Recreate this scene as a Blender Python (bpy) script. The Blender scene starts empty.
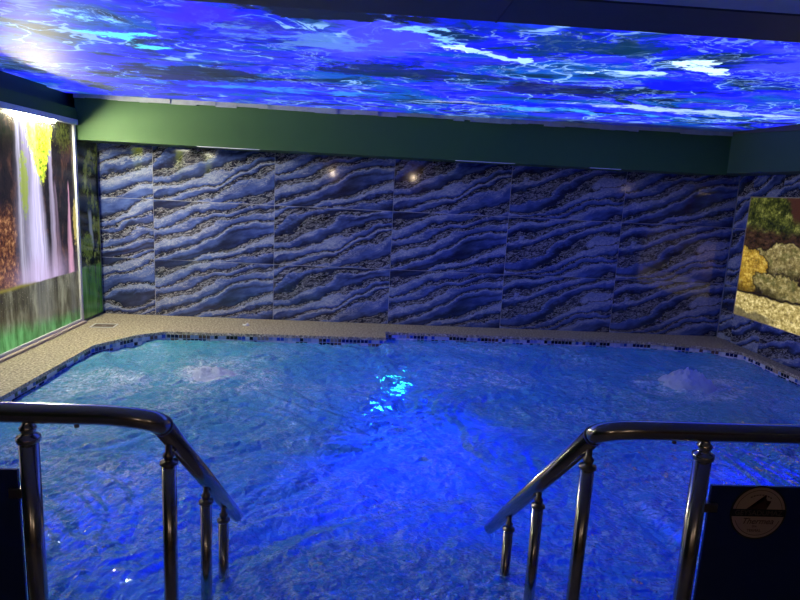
import bpy, bmesh, math, random
import numpy as np
from mathutils import Vector, Matrix, noise as mnoise

random.seed(7)
rng = np.random.default_rng(11)
scn = bpy.context.scene
col = scn.collection

# ------------------------------------------------------------------ camera, world, exposure
YAW, PITCH, ROLL = math.radians(3.442), math.radians(10.189), math.radians(-2.922)
fwd = Vector((math.sin(YAW)*math.cos(PITCH), math.cos(YAW)*math.cos(PITCH), -math.sin(PITCH)))
rgt = Vector((math.cos(YAW), -math.sin(YAW), 0))
dwn = fwd.cross(rgt)
c_, s_ = math.cos(ROLL), math.sin(ROLL)
r2 = c_*rgt + s_*dwn
d2 = -s_*rgt + c_*dwn
cam_d = bpy.data.cameras.new('camera')
cam_d.sensor_width = 36.0
cam_d.lens = 27.0
cam_d.clip_start = 0.05
cam = bpy.data.objects.new('camera', cam_d)
col.objects.link(cam)
cam.matrix_world = Matrix(((r2.x, -d2.x, -fwd.x, 2.146),
                           (r2.y, -d2.y, -fwd.y, -6.195),
                           (r2.z, -d2.z, -fwd.z, 1.377),
                           (0, 0, 0, 1)))
scn.camera = cam
world = bpy.data.worlds.new('world')
world.use_nodes = True
world.node_tree.nodes['Background'].inputs['Color'].default_value = (0.01, 0.012, 0.02, 1)
world.node_tree.nodes['Background'].inputs['Strength'].default_value = 0.2
scn.world = world
vs = scn.view_settings
vs.view_transform = 'Standard'
vs.look = 'None'
vs.exposure = 0.0
vs.gamma = 1.0
vs.use_curve_mapping = False
scn.cycles.use_denoising = True
scn.cycles.sample_clamp_indirect = 6.0
scn.cycles.max_bounces = 10
scn.cycles.transmission_bounces = 6

CEIL_GAIN = 1.0          # backlight of the printed ceiling
FALL_GAIN = 1.8          # backlight of the waterfall box
ROCK_GAIN = 1.0
LAMP_W = 5.0            # warm lamps on the wall behind the viewer
POOL_W = 900.0            # watts of each underwater lamp

# ------------------------------------------------------------------ node helper
class S:
    """a shader socket with arithmetic"""
    def __init__(self, g, sock): self.g, self.s = g, sock
    def _m(self, op, *a, clamp=False): return self.g.math(op, self, *a, clamp=clamp)
    def __add__(self, o): return self._m('ADD', o)
    __radd__ = __add__
    def __mul__(self, o): return self._m('MULTIPLY', o)
    __rmul__ = __mul__
    def __sub__(self, o): return self._m('SUBTRACT', o)
    def __rsub__(self, o): return self.g.math('SUBTRACT', o, self)
    def __truediv__(self, o): return self._m('DIVIDE', o)
    def __pow__(self, o): return self._m('POWER', o)
    def abs(self): return self._m('ABSOLUTE')
    def sat(self): return self.g.math('ADD', self, 0.0, clamp=True)

class G:
    def __init__(self, name):
        self.mat = bpy.data.materials.new(name)
        self.mat.use_nodes = True
        self.t = self.mat.node_tree
        self.t.nodes.clear()
        self.out = self.t.nodes.new('ShaderNodeOutputMaterial')
    def n(self, typ, **kw):
        nd = self.t.nodes.new(typ)
        for k, v in kw.items(): setattr(nd, k, v)
        return nd
    def put(self, inp, v):
        if isinstance(v, S): self.t.links.new(v.s, inp)
        elif isinstance(v, (tuple, list)) and inp.type == 'RGBA' and len(v) == 3: inp.default_value = (*v, 1)
        else: inp.default_value = v
    def math(self, op, a, b=None, c=None, clamp=False):
        nd = self.n('ShaderNodeMath', operation=op, use_clamp=clamp)
        self.put(nd.inputs[0], a)
        if b is not None: self.put(nd.inputs[1], b)
        if c is not None: self.put(nd.inputs[2], c)
        return S(self, nd.outputs[0])
    def coord(self, which='Object'):
        return S(self, self.n('ShaderNodeTexCoord').outputs[which])
    def xyz(self, v):
        nd = self.n('ShaderNodeSeparateXYZ'); self.put(nd.inputs[0], v)
        return [S(self, o) for o in nd.outputs]
    def vec(self, x, y, z=0.0):
        nd = self.n('ShaderNodeCombineXYZ')
        for i, v in enumerate((x, y, z)): self.put(nd.inputs[i], v)
        return S(self, nd.outputs[0])
    def noise(self, v, scale=1.0, detail=4.0, rough=0.55, dist=0.0, color=False):
        nd = self.n('ShaderNodeTexNoise')
        self.put(nd.inputs['Vector'], v)
        nd.inputs['Scale'].default_value = scale; nd.inputs['Detail'].default_value = detail
        nd.inputs['Roughness'].default_value = rough; nd.inputs['Distortion'].default_value = dist
        return S(self, nd.outputs['Color' if color else 0])
    def voro(self, v, scale=1.0, feature='F1', out='Distance', rand=1.0):
        nd = self.n('ShaderNodeTexVoronoi', feature=feature)
        self.put(nd.inputs['Vector'], v); nd.inputs['Scale'].default_value = scale
        nd.inputs['Randomness'].default_value = rand
        return S(self, nd.outputs[out])
    def ss(self, x, a, b):
        """smoothstep a..b (a>b falls)"""
        nd = self.n('ShaderNodeMapRange', interpolation_type='SMOOTHSTEP')
        self.put(nd.inputs['Value'], x)
        lo, hi = (0.0, 1.0) if a < b else (1.0, 0.0)
        nd.inputs['From Min'].default_value = min(a, b); nd.inputs['From Max'].default_value = max(a, b)
        nd.inputs['To Min'].default_value = lo; nd.inputs['To Max'].default_value = hi
        return S(self, nd.outputs[0])
    def gauss(self, dx, dy=None):
        q = dx*dx if dy is None else dx*dx + dy*dy
        return self.math('EXPONENT', q*-1.0)
    def ramp(self, f, stops, interp='LINEAR'):
        nd = self.n('ShaderNodeValToRGB'); cr = nd.color_ramp; cr.interpolation = interp
        while len(cr.elements) > 1: cr.elements.remove(cr.elements[-1])
        cr.elements[0].position = stops[0][0]; cr.elements[0].color = (*stops[0][1], 1)
        for p, c in stops[1:]:
            e = cr.elements.new(p); e.color = (*c, 1)
        self.put(nd.inputs[0], f)
        return S(self, nd.outputs[0])
    def mix(self, f, a, b, mode='MIX'):
        nd = self.n('ShaderNodeMix', data_type='RGBA', blend_type=mode)
        self.put(nd.inputs[0], f); self.put(nd.inputs[6], a); self.put(nd.inputs[7], b)
        return S(self, nd.outputs[2])
    def scale(self, c, f):
        nd = self.n('ShaderNodeVectorMath', operation='SCALE')
        self.put(nd.inputs[0], c); self.put(nd.inputs['Scale'], f)
        return S(self, nd.outputs[0])
    def vadd(self, a, b):
        nd = self.n('ShaderNodeVectorMath', operation='ADD')
        self.put(nd.inputs[0], a); self.put(nd.inputs[1], b)
        return S(self, nd.outputs[0])
    def warp(self, v, scale, amt, detail=2.0):
        c = self.noise(v, scale, detail, color=True)
        return self.vadd(v, self.scale(self.vadd(c, (-0.5, -0.5, -0.5)), amt))
    def bump(self, h, strength=0.3, dist=0.01):
        nd = self.n('ShaderNodeBump')
        nd.inputs['Strength'].default_value = strength; nd.inputs['Distance'].default_value = dist
        self.put(nd.inputs['Height'], h)
        return S(self, nd.outputs[0])
    def principled(self, **kw):
        nd = self.n('ShaderNodeBsdfPrincipled')
        for k, v in kw.items(): self.put(nd.inputs[k.replace('_', ' ')], v)
        return S(self, nd.outputs[0])
    def attr(self, name, kind='GEOMETRY'):
        nd = self.n('ShaderNodeAttribute', attribute_type=kind, attribute_name=name)
        return S(self, nd.outputs['Fac'])
    def mixsh(self, f, a, b):
        nd = self.n('ShaderNodeMixShader')
        self.put(nd.inputs[0], f); self.t.links.new(a.s, nd.inputs[1]); self.t.links.new(b.s, nd.inputs[2])
        return S(self, nd.outputs[0])
    def done(self, sh):
        self.t.links.new(sh.s, self.out.inputs['Surface'])
        return self.mat

# ------------------------------------------------------------------ mesh helper
class MB:
    def __init__(self): self.bm = bmesh.new()
    def box(self, x0, x1, y0, y1, z0, z1, mi=0):
        vs_ = [self.bm.verts.new(p) for p in ((x0,y0,z0),(x1,y0,z0),(x1,y1,z0),(x0,y1,z0),(x0,y0,z1),(x1,y0,z1),(x1,y1,z1),(x0,y1,z1))]
        for f in ((3,2,1,0),(4,5,6,7),(0,1,5,4),(1,2,6,5),(2,3,7,6),(3,0,4,7)):
            self.bm.faces.new([vs_[i] for i in f]).material_index = mi
        return self
    def tube(self, pts, r, n=20, cap=True, r_end=None):
        pts = [Vector(p) for p in pts]
        rings = []
        up = Vector((0.013, 0.021, 1))
        t0 = (pts[1]-pts[0]).normalized()
        if abs(t0.dot(up.normalized())) > 0.95: up = Vector((0, 1, 0.01))
        nrm = (up - t0*up.dot(t0)).normalized()
        for i, p in enumerate(pts):
            if i == 0: t = pts[1]-pts[0]
            elif i == len(pts)-1: t = pts[-1]-pts[-2]
            else: t = (pts[i+1]-pts[i]).normalized() + (pts[i]-pts[i-1]).normalized()
            t.normalize()
            nrm = (nrm - t*nrm.dot(t)).normalized()
            b = t.cross(nrm)
            rr = r if r_end is None else r + (r_end-r)*i/(len(pts)-1)
            rings.append([self.bm.verts.new(p + (nrm*math.cos(a)+b*math.sin(a))*rr) for a in (2*math.pi*k/n for k in range(n))])
        for a, b in zip(rings, rings[1:]):
            for k in range(n):
                f = self.bm.faces.new((a[k], a[(k+1)%n], b[(k+1)%n], b[k])); f.smooth = True
        if cap:
            self.bm.faces.new(rings[0][::-1]); self.bm.faces.new(rings[-1])
        return self
    def lathe(self, prof, cx=0, cy=0, cz=0, n=24, axis='Z', smooth=True):
        rings = []
        for r, h in prof:
            ring = []
            for k in range(n):
                a = 2*math.pi*k/n
                u, v = max(r, 1e-4)*math.cos(a), max(r, 1e-4)*math.sin(a)
                p = (u, v, h) if axis == 'Z' else ((u, -h, v) if axis == 'Y' else (h, u, v))
                ring.append(self.bm.verts.new((p[0]+cx, p[1]+cy, p[2]+cz)))
            rings.append(ring)
        for a, b in zip(rings, rings[1:]):
            for k in range(n):
                f = self.bm.faces.new((a[k], a[(k+1)%n], b[(k+1)%n], b[k])); f.smooth = smooth
        self.bm.faces.new(rings[0][::-1]); self.bm.faces.new(rings[-1])
        return self
    def prism(self, poly, z0, z1):
        lo = [self.bm.verts.new((x, y, z0)) for x, y in poly]
        hi = [self.bm.verts.new((x, y, z1)) for x, y in poly]
        n = len(poly)
        self.bm.faces.new(hi); self.bm.faces.new(lo[::-1])
        for i in range(n):
            self.bm.faces.new((lo[i], lo[(i+1)%n], hi[(i+1)%n], hi[i]))
        return self
    def bevel(self, w, seg=1):
        bmesh.ops.bevel(self.bm, geom=self.bm.edges[:], offset=w, segments=seg, profile=0.5, affect='EDGES', clamp_overlap=True)
        return self
    def build(self, name, mat, parent=None, loc=None, rz=0.0):
        bmesh.ops.recalc_face_normals(self.bm, faces=self.bm.faces[:])
        me = bpy.data.meshes.new(name)
        self.bm.to_mesh(me); self.bm.free()
        for m in (mat if isinstance(mat, list) else [mat]): me.materials.append(m)
        return link(name, me, parent, loc, rz)

def link(name, me, parent=None, loc=None, rz=0.0):
    o = bpy.data.objects.new(name, me)
    col.objects.link(o)
    if parent is not None: o.parent = parent
    if loc is not None: o.location = loc
    if rz: o.rotation_euler.z = rz
    return o

def empty(name, loc=(0, 0, 0)):
    o = bpy.data.objects.new(name, None); o.empty_display_size = 0.1
    col.objects.link(o); o.location = loc
    return o

def tag(o, label=None, cat=None, group=None, kind=None):
    if label: o['label'] = label
    if cat: o['category'] = cat
    if group: o['group'] = group
    if kind: o['kind'] = kind
    return o

# ------------------------------------------------------------------ materials
def m_plain(name, c, rough=0.6, metallic=0.0, grain=0.0, gscale=40.0, spec=0.5):
    g = G(name)
    v = g.coord()
    n = g.noise(v, gscale, 4)
    cc = g.mix(n, tuple(x*(1-grain) for x in c), tuple(min(1, x*(1+grain)) for x in c))
    b = g.bump(n, 0.15, 0.002)
    return g.done(g.principled(Base_Color=cc, Roughness=rough, Metallic=metallic, Normal=b, Specular_IOR_Level=spec))

def m_marble():
    g = G('blue_vein_marble')
    x, y, z = g.xyz(g.coord())
    sd = g.attr('tile_seed', 'OBJECT')
    # strata rise to the right across each slab
    a = math.radians(16)
    u = x*math.cos(a) + z*math.sin(a)
    w = z*math.cos(a) - x*math.sin(a)
    lo = g.noise(g.vec(u*1.5, w*2.2, sd*7.31), 1.0, 2, 0.5) - 0.5
    mid = g.noise(g.vec(u*4.2, w*6.0, sd*3.1), 1.0, 4, 0.6) - 0.5
    fine = g.noise(g.vec(u*16, w*34, sd*5.7), 1.0, 7, 0.72) - 0.5
    h = w + lo*0.34 + mid*0.11 + fine*0.060          # height in the bedding
    hb = h*7.8 + (g.noise(g.vec(h*5.0, sd*2.3, u*0.5), 1.0, 2)-0.5)*2.8 + sd*0.37
    t = g.math('FRACT', hb)
    layer = g.math('FLOOR', hb)
    lr = g.noise(g.vec(layer*3.7 + sd*11.0, u*0.9, 0.0), 1.0, 2)   # every layer has its own tone
    cloud = g.noise(g.vec(u*4, w*9, sd+2.0), 1.3, 5, 0.6)
    blue = g.mix(g.ss(cloud, .3, .7), (0.030, 0.052, 0.20), (0.095, 0.15, 0.43))
    pale = g.mix(g.noise(g.vec(u*12, w*26, sd), 1.0, 6, 0.7), (0.070, 0.105, 0.28), (0.34, 0.39, 0.58))
    cc = g.mix(g.ss(t, 0.34, 0.62)*g.ss(lr, 0.36, 0.56), blue, pale)
    # gravelly brown selvage along the top of each layer, sharp black lower lip
    grain = g.noise(g.vec(u*42, w*70, sd), 1.0, 5, 0.7)
    speck = g.ramp(grain, [(0.44, (0.003, 0.002, 0.003)), (0.55, (0.014, 0.010, 0.008)), (0.63, (0.075, 0.056, 0.040)), (0.72, (0.27, 0.23, 0.19))])
    wd = g.ss(lr, 0.60, 0.38)*0.20
    gr = g.ss(t + wd, 0.78, 0.83)
    cc = g.mix(gr*0.88, cc, speck)
    dark = g.ss(t, 0.90, 0.97) + g.ss(t, 0.34, 0.02)*0.92
    cc = g.mix(dark.sat()*0.92, cc, (0.010, 0.008, 0.012))
    # lacy pale threads
    lace = g.ss((g.noise(g.vec(u*10, w*30, sd*2), 1.0, 6, 0.7, 1.4)-0.5).abs(), 0.035, 0.0) * g.ss(t, 0.35, 0.55)
    cc = g.mix(lace*0.65, cc, (0.66, 0.66, 0.72))
    return g.done(g.principled(Base_Color=cc, Roughness=0.06, Specular_IOR_Level=0.5))

def m_ceiling_print():
    g = G('ceiling_print')
    x, y, z = g.xyz(g.coord())
    v = g.vec(x*0.75, y*0.9, 0.0)
    p = g.warp(v, 1.1, 1.1, 2)
    p2 = g.warp(p, 3.2, 0.40, 4)
    n1 = g.noise(p2, 1.5, 6, 0.6)
    cc = g.ramp(n1, [(0.30, (0.003, 0.012, 0.03)), (0.38, (0.004, 0.035, 0.14)), (0.42, (0.004, 0.020, 0.80)), (0.46, (0.012, 0.012, 1.3)),
                     (0.50, (0.075, 0.065, 1.05)), (0.53, (0.025, 0.03, 1.1)), (0.56, (0.006, 0.06, 0.75)), (0.60, (0.008, 0.14, 0.70)), (0.66, (0.004, 0.035, 0.10))])
    # streaky cloud bands lying along the room
    bw = g.warp(g.warp(g.vec(x*0.7, y*3.6, 3.0), 1.2, 0.9, 3), 4.0, 0.25, 5)
    band = g.noise(bw, 1.3, 8, 0.70)
    near = g.ss(y, -2.9, -1.6)                       # the print gets more streaked towards the far edge
    cc = g.mix(g.ss(band, 0.48, 0.37)*(near*0.45+0.50), cc, (0.004, 0.014, 0.05))
    cc = g.mix(g.ss(band, 0.57, 0.70)*(near*0.50+0.10), cc, (0.20, 0.24, 0.62))
    # thin curling bright filaments
    q = g.warp(g.warp(g.vec(x*1.0, y*1.1, 9.0), 1.3, 1.3, 2), 4.5, 0.30, 3)
    r1 = (g.noise(q, 1.3, 2, 0.5, 0.6)-0.5).abs()
    m1 = g.ss(g.noise(g.vec(x*0.8, y*0.9, 21.0), 1.2, 3), 0.40, 0.54)
    cc = g.mix(g.ss(r1, 0.013, 0.003)*m1*0.95, cc, (0.65, 0.85, 1.35))
    cc = g.mix(g.ss(r1, 0.06, 0.0)*m1*0.25, cc, (0.10, 0.35, 1.1))
    r2_ = (g.noise(g.warp(g.warp(g.vec(x*1.4, y*1.9, 5.0), 1.6, 1.2, 2), 6.0, 0.25, 4), 1.8, 3, 0.55, 0.8)-0.5).abs()
    cc = g.mix(g.ss(r2_, 0.020, 0.002)*g.ss(g.noise(g.vec(x*1.1, y*1.6, 33.0), 1.3, 3), 0.40, 0.54)*0.75, cc, (0.36, 0.48, 0.95))
    rag = g.noise(g.warp(g.warp(g.vec(x*1.5, y*2.6, 1.0), 1.8, 0.9, 4), 6.0, 0.25, 5), 2.2, 8, 0.72)
    rag = g.ss(rag, 0.33, 0.67)
    wr_ = g.noise(g.vec(x*1.6, y*2.2, 8.0), 1.7, 4, 0.6, color=True)
    wa, wb_, _ = g.xyz(wr_)
    xw = x + (wa-0.5)*0.8
    yw = y + (wb_-0.5)*0.6
    def blob(cx, cy, sx, sy, ang, colr, lo, hi, k=1.0, ra=2.4):
        nonlocal cc
        ca, sa = math.cos(ang), math.sin(ang)
        dx, dy = xw-cx, yw-cy
        e = g.gauss((dx*ca+dy*sa)*(1/sx), (dy*ca-dx*sa)*(1/sy))
        cc = g.mix(g.ss(e + (rag-0.5)*ra*0.42*g.ss(e, 0.05, 0.35), lo, hi)*k, cc, colr)
    # clear saturated blue / violet fields
    blob(2.15, -3.00, .30, .48, 0.4, (0.13, 0.10, 1.25), .30, .75, .85, .8)
    blob(4.0, -2.45, .40, .18, 0.2, (0.006, 0.008, 1.15), .35, .65, .95, .8)
    blob(4.35, -3.25, .45, .26, 0.2, (0.11, 0.11, 1.2), .30, .75, .85, .8)
    blob(1.45, -3.3, .26, .18, 0.0, (0.07, 0.015, 1.2), .30, .75, .85, .8)
    blob(3.5, -1.4, .7, .14, 0.0, (0.008, 0.01, 1.1), .30, .75, .8, .8)
    blob(1.0, -1.2, .8, .16, 0.0, (0.012, 0.02, 0.95), .30, .75, .8, .8)
    # dark pools
    blob(2.35, -2.35, .50, .24, 0.1, (0.003, 0.02, 0.045), .30, .60, .85)
    blob(0.85, -1.80, .60, .32, -.1, (0.006, 0.010, 0.035), .32, .62, .85)
    blob(3.45, -2.05, .70, .18, 0.1, (0.008, 0.012, 0.05), .32, .65, .8)
    blob(3.15, -3.25, .34, .26, 0.5, (0.004, 0.045, 0.12), .32, .65, .8)
    blob(1.95, -3.55, .40, .14, 0.0, (0.005, 0.008, 0.03), .30, .6)
    # white plumes
    blob(3.86, -2.98, .26, .12, 0.35, (1.5, 1.6, 1.8), .38, .58)
    blob(3.62, -2.72, .30, .06, 0.15, (1.0, 1.15, 1.5), .38, .68)
    blob(2.60, -3.06, .09, .06, 0.6, (1.5, 1.5, 1.7), .36, .6)
    blob(2.85, -2.92, .42, .045, 0.55, (0.9, 1.1, 1.6), .38, .75)
    blob(2.45, -3.20, .22, .07, 0.8, (0.5, 0.9, 1.5), .38, .8)
    blob(0.80, -2.78, .22, .13, 0.9, (0.25, 1.25, 1.5), .38, .75)
    blob(0.72, -3.18, .14, .24, 0.9, (0.5, 0.95, 1.5), .40, .8)
    blob(1.80, -3.0, .38, .30, 0.2, (0.22, 0.38, 0.85), .50, .9, .7)
    # bright ragged streaks near the far edge
    blob(4.6, -1.50, 1.0, .15, 0.05, (0.85, 0.9, 1.25), .40, .9)
    blob(3.9, -1.15, .9, .07, 0.0, (0.12, 0.55, 1.3), .40, .9)
    blob(2.9, -1.25, .40, .09, 0.0, (0.65, 0.58, 0.8), .42, .9)
    blob(1.4, -1.35, .9, .09, 0.0, (0.08, 0.40, 1.2), .42, .95, .8)
    # pin-prick stars
    st = g.voro(g.vec(x, y, 0.0), 3.2)
    cc = g.mix(g.ss(st, 0.020, 0.008), cc, (0.9, 1.2, 1.5))
    cc = g.mix(1.0, cc, (0.60, 0.85, 1.0), 'MULTIPLY')
    cc = g.mix(g.ss(y + (rag-0.5)*0.10, -0.80, -0.55)*(g.ss(x, 2.5, 5.0)*0.8+0.15), cc, (0.004, 0.008, 0.05))  # backlight fading at the far edge, painted dark into the print
    return g.done(g.principled(Base_Color=(0.04, 0.04, 0.04), Roughness=0.6, Specular_IOR_Level=0.3,
                               Emission_Color=cc, Emission_Strength=CEIL_GAIN))

def m_waterfall():
    g = G('waterfall_print')
    x, y, z = g.xyz(g.coord())
    s0 = y*-1.0
    per = 1.55
    s = g.math('MODULO', s0 - 0.30, per) + 0.30       # the cascade repeats along the wall
    cell = g.math('FLOOR', (s0 - 0.30)/per)
    sv = g.vec(s, z, cell*5.0)
    wob = g.noise(sv, 4.0, 4)-0.5
    wob2 = g.noise(g.vec(s*11, z*7, cell), 1.0, 5, 0.65)-0.5
    sw = s + wob*0.05
    rock = g.noise(g.warp(g.vec(s*5.0, z*2.2, cell), 2.0, 0.6, 4), 1.6, 7, 0.68)
    cc = g.ramp(rock, [(0.36, (0.002, 0.002, 0.003)), (0.52, (0.010, 0.006, 0.007)), (0.62, (0.045, 0.020, 0.014)), (0.74, (0.12, 0.06, 0.035))])
    red = g.ss(s + wob2*0.25, 1.40, 1.50)*g.ss(z + wob2*0.3, 1.20, 0.98)
    rr = g.ramp(g.noise(g.vec(s*22, z*16, 0), 1.2, 6, 0.72), [(0.36, (0.010, 0.003, 0.002)), (0.50, (0.09, 0.030, 0.012)), (0.62, (0.32, 0.15, 0.06)), (0.72, (0.55, 0.34, 0.16))])
    cc = g.mix(red*0.85, cc, rr)
    streak = g.noise(g.vec(s*55 + wob*1.5, z*0.8, cell), 1.0, 4, 0.6)
    veil = g.noise(g.vec(s*14 + wob*1.0, z*0.7, cell+9.0), 1.0, 4, 0.6)
    fin = (g.ss(streak, 0.30, 0.70)*0.5 + g.ss(veil, 0.34, 0.64)*0.6).sat()
    def fall(c, w0, w1, zt, zb, colr, k, soft=0.30):
        nonlocal cc
        half = (w1 + (w0-w1)*g.ss(z, zb, zt))          # widens downwards
        e = g.ss((sw-c).abs()/half, 1.2, soft)
        m = e*g.ss(z + wob2*0.08, zt+0.05, zt-0.05)
        cc = g.mix((m*(fin*0.7+0.3)*k).sat(), cc, colr)
    fall(1.24, 0.16, 0.25, 1.90, 0.5, (0.30, 0.28, 0.42), .75, 0.05)
    fall(1.13, 0.05, 0.15, 1.90, 0.5, (0.52, 0.48, 0.72), .95)
    fall(1.36, 0.03, 0.05, 1.90, 0.5, (0.42, 0.40, 0.52), .7)
    fall(0.90, 0.030, 0.05, 1.90, 0.5, (0.46, 0.40, 0.58), .8)
    fall(0.84, 0.020, 0.09, 1.30, 0.5, (0.22, 0.15, 0.22), .6)
    fall(0.61, 0.012, 0.060, 1.30, 0.5, (0.62, 0.32, 0.46), .9)
    # moss hanging from the lip
    mossn = g.noise(g.vec(s*30, z*22, cell), 1.0, 5, 0.68)
    mm = g.ss(g.gauss((s-1.04)/(g.ss(z, 1.25, 1.85)*0.17+0.08), (z-1.62)*(1/0.36)) + (mossn-0.5)*0.7 + wob*0.5, 0.38, 0.58)
    mossc = g.ramp(mossn, [(0.36, (0.03, 0.06, 0.004)), (0.48, (0.26, 0.36, 0.012)), (0.62, (0.72, 0.75, 0.05))])
    cc = g.mix(mm*0.92, cc, mossc)
    mm2 = g.ss(g.gauss((s-0.66)*(1/0.18), (z-1.70)*(1/0.18)) + (mossn-0.5)*1.2, 0.5, 0.8)
    cc = g.mix(mm2*.8, cc, g.ramp(mossn, [(0.4, (0.006, 0.008, 0.002)), (0.65, (0.10, 0.11, 0.02))]))
    mm3 = g.ss(g.gauss((s-1.30)*(1/0.09), (z-1.30)*(1/0.40)) + (mossn-0.5)*1.2, 0.55, 0.85)
    cc = g.mix(mm3*.8, cc, (0.20, 0.26, 0.02))
    mm4 = g.ss(g.gauss((s-0.51)*(1/0.05), (z-0.95)*(1/0.28)) + (mossn-0.5)*1.2, 0.5, 0.8)
    cc = g.mix(mm4*.9, cc, (0.30, 0.24, 0.06))
    # the box is fed by a tube along its head: the print is brightest there
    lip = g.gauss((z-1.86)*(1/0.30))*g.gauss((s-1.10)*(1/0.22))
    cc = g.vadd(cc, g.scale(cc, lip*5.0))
    # spray above the pond
    mist = g.gauss((z-0.53)*(1/0.15))*g.gauss((s-1.08)*(1/0.34))
    cc = g.mix((mist*(0.70+wob*1.6)).sat(), cc, (0.40, 0.30, 0.48))
    # pond
    line = 0.505 + wob*0.03
    rip = g.noise(g.vec(s*8, z*1.6, cell+3.0), 1.5, 5, 0.6)
    pond = g.ramp(rip, [(0.34, (0.012, 0.009, 0.005)), (0.5, (0.045, 0.042, 0.026)), (0.68, (0.14, 0.14, 0.10))])
    shine = g.gauss((s-1.10)*(1/0.16))*0.8 + g.gauss((s-0.60)*(1/0.06))*0.6
    pond = g.mix((shine*0.35*(fin+.3)).sat(), pond, (0.26, 0.27, 0.25))
    grn = g.ss(z + wob*0.16 - (s-0.5)*0.10, 0.17, 0.02)
    pond = g.mix(grn*0.75, pond, g.mix(g.ss(rip, .3, .7), (0.008, 0.07, 0.012), (0.07, 0.30, 0.09)))
    sp = g.ss(g.voro(g.vec(s*40, z*60, 0), 1.0), 0.18, 0.05)*g.ss(z, 0.25, 0.42)
    pond = g.mix(sp*0.5, pond, (0.40, 0.36, 0.30))
    moss_edge = g.gauss((z-line)*(1/0.014))*g.ss(s, 1.1, 1.4)
    inp = g.ss(z - line, 0.008, -0.008)
    cc = g.mix(inp, cc, pond)
    cc = g.mix(moss_edge.sat()*0.8, cc, (0.16, 0.14, 0.02))
    return g.done(g.principled(Base_Color=(0.01, 0.01, 0.01), Roughness=0.2, Specular_IOR_Level=0.25, Emission_Color=cc, Emission_Strength=FALL_GAIN))

def m_foliage():
    g = G('foliage_print')
    x, y, z = g.xyz(g.coord())
    n = g.noise(g.vec(y*5, z*3.2, 1), 1.3, 3)
    f = g.noise(g.vec(y*40, z*34, 1), 1.0, 5, 0.7)
    cc = g.ramp(n + (f-0.5)*0.35, [(0.44, (0.003, 0.005, 0.005)), (0.51, (0.025, 0.04, 0.010)), (0.60, (0.12, 0.15, 0.035)), (0.75, (0.26, 0.28, 0.08))])
    w = y + 0.19 + (z-0.8)*0.10 + (n-0.5)*0.06
    cc = g.mix(g.ss(w.abs(), 0.045, 0.015)*g.ss(z, 0.66, 0.74)*g.ss(z, 1.08, 1.0), cc, (0.22, 0.26, 0.30))
    bush = g.ss(g.gauss((y+0.27)*(1/0.15), (z-0.72)*(1/0.16)) + (f-0.5)*0.9, 0.45, 0.7)
    cc = g.mix(bush*.9, cc, g.ramp(f, [(0.35, (0.03, 0.06, 0.01)), (0.6, (0.14, 0.20, 0.03))]))
    st = g.noise(g.vec(y*9, z*1.2, 2), 1.2, 4)
    pond = g.ramp(st, [(0.35, (0.015, 0.05, 0.012)), (0.55, (0.05, 0.15, 0.03)), (0.7, (0.12, 0.24, 0.08))])
    cc = g.mix(g.ss(z, 0.54, 0.50), cc, pond)
    return g.done(g.principled(Base_Color=cc, Roughness=0.15, Emission_Color=cc, Emission_Strength=0.35))

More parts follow.
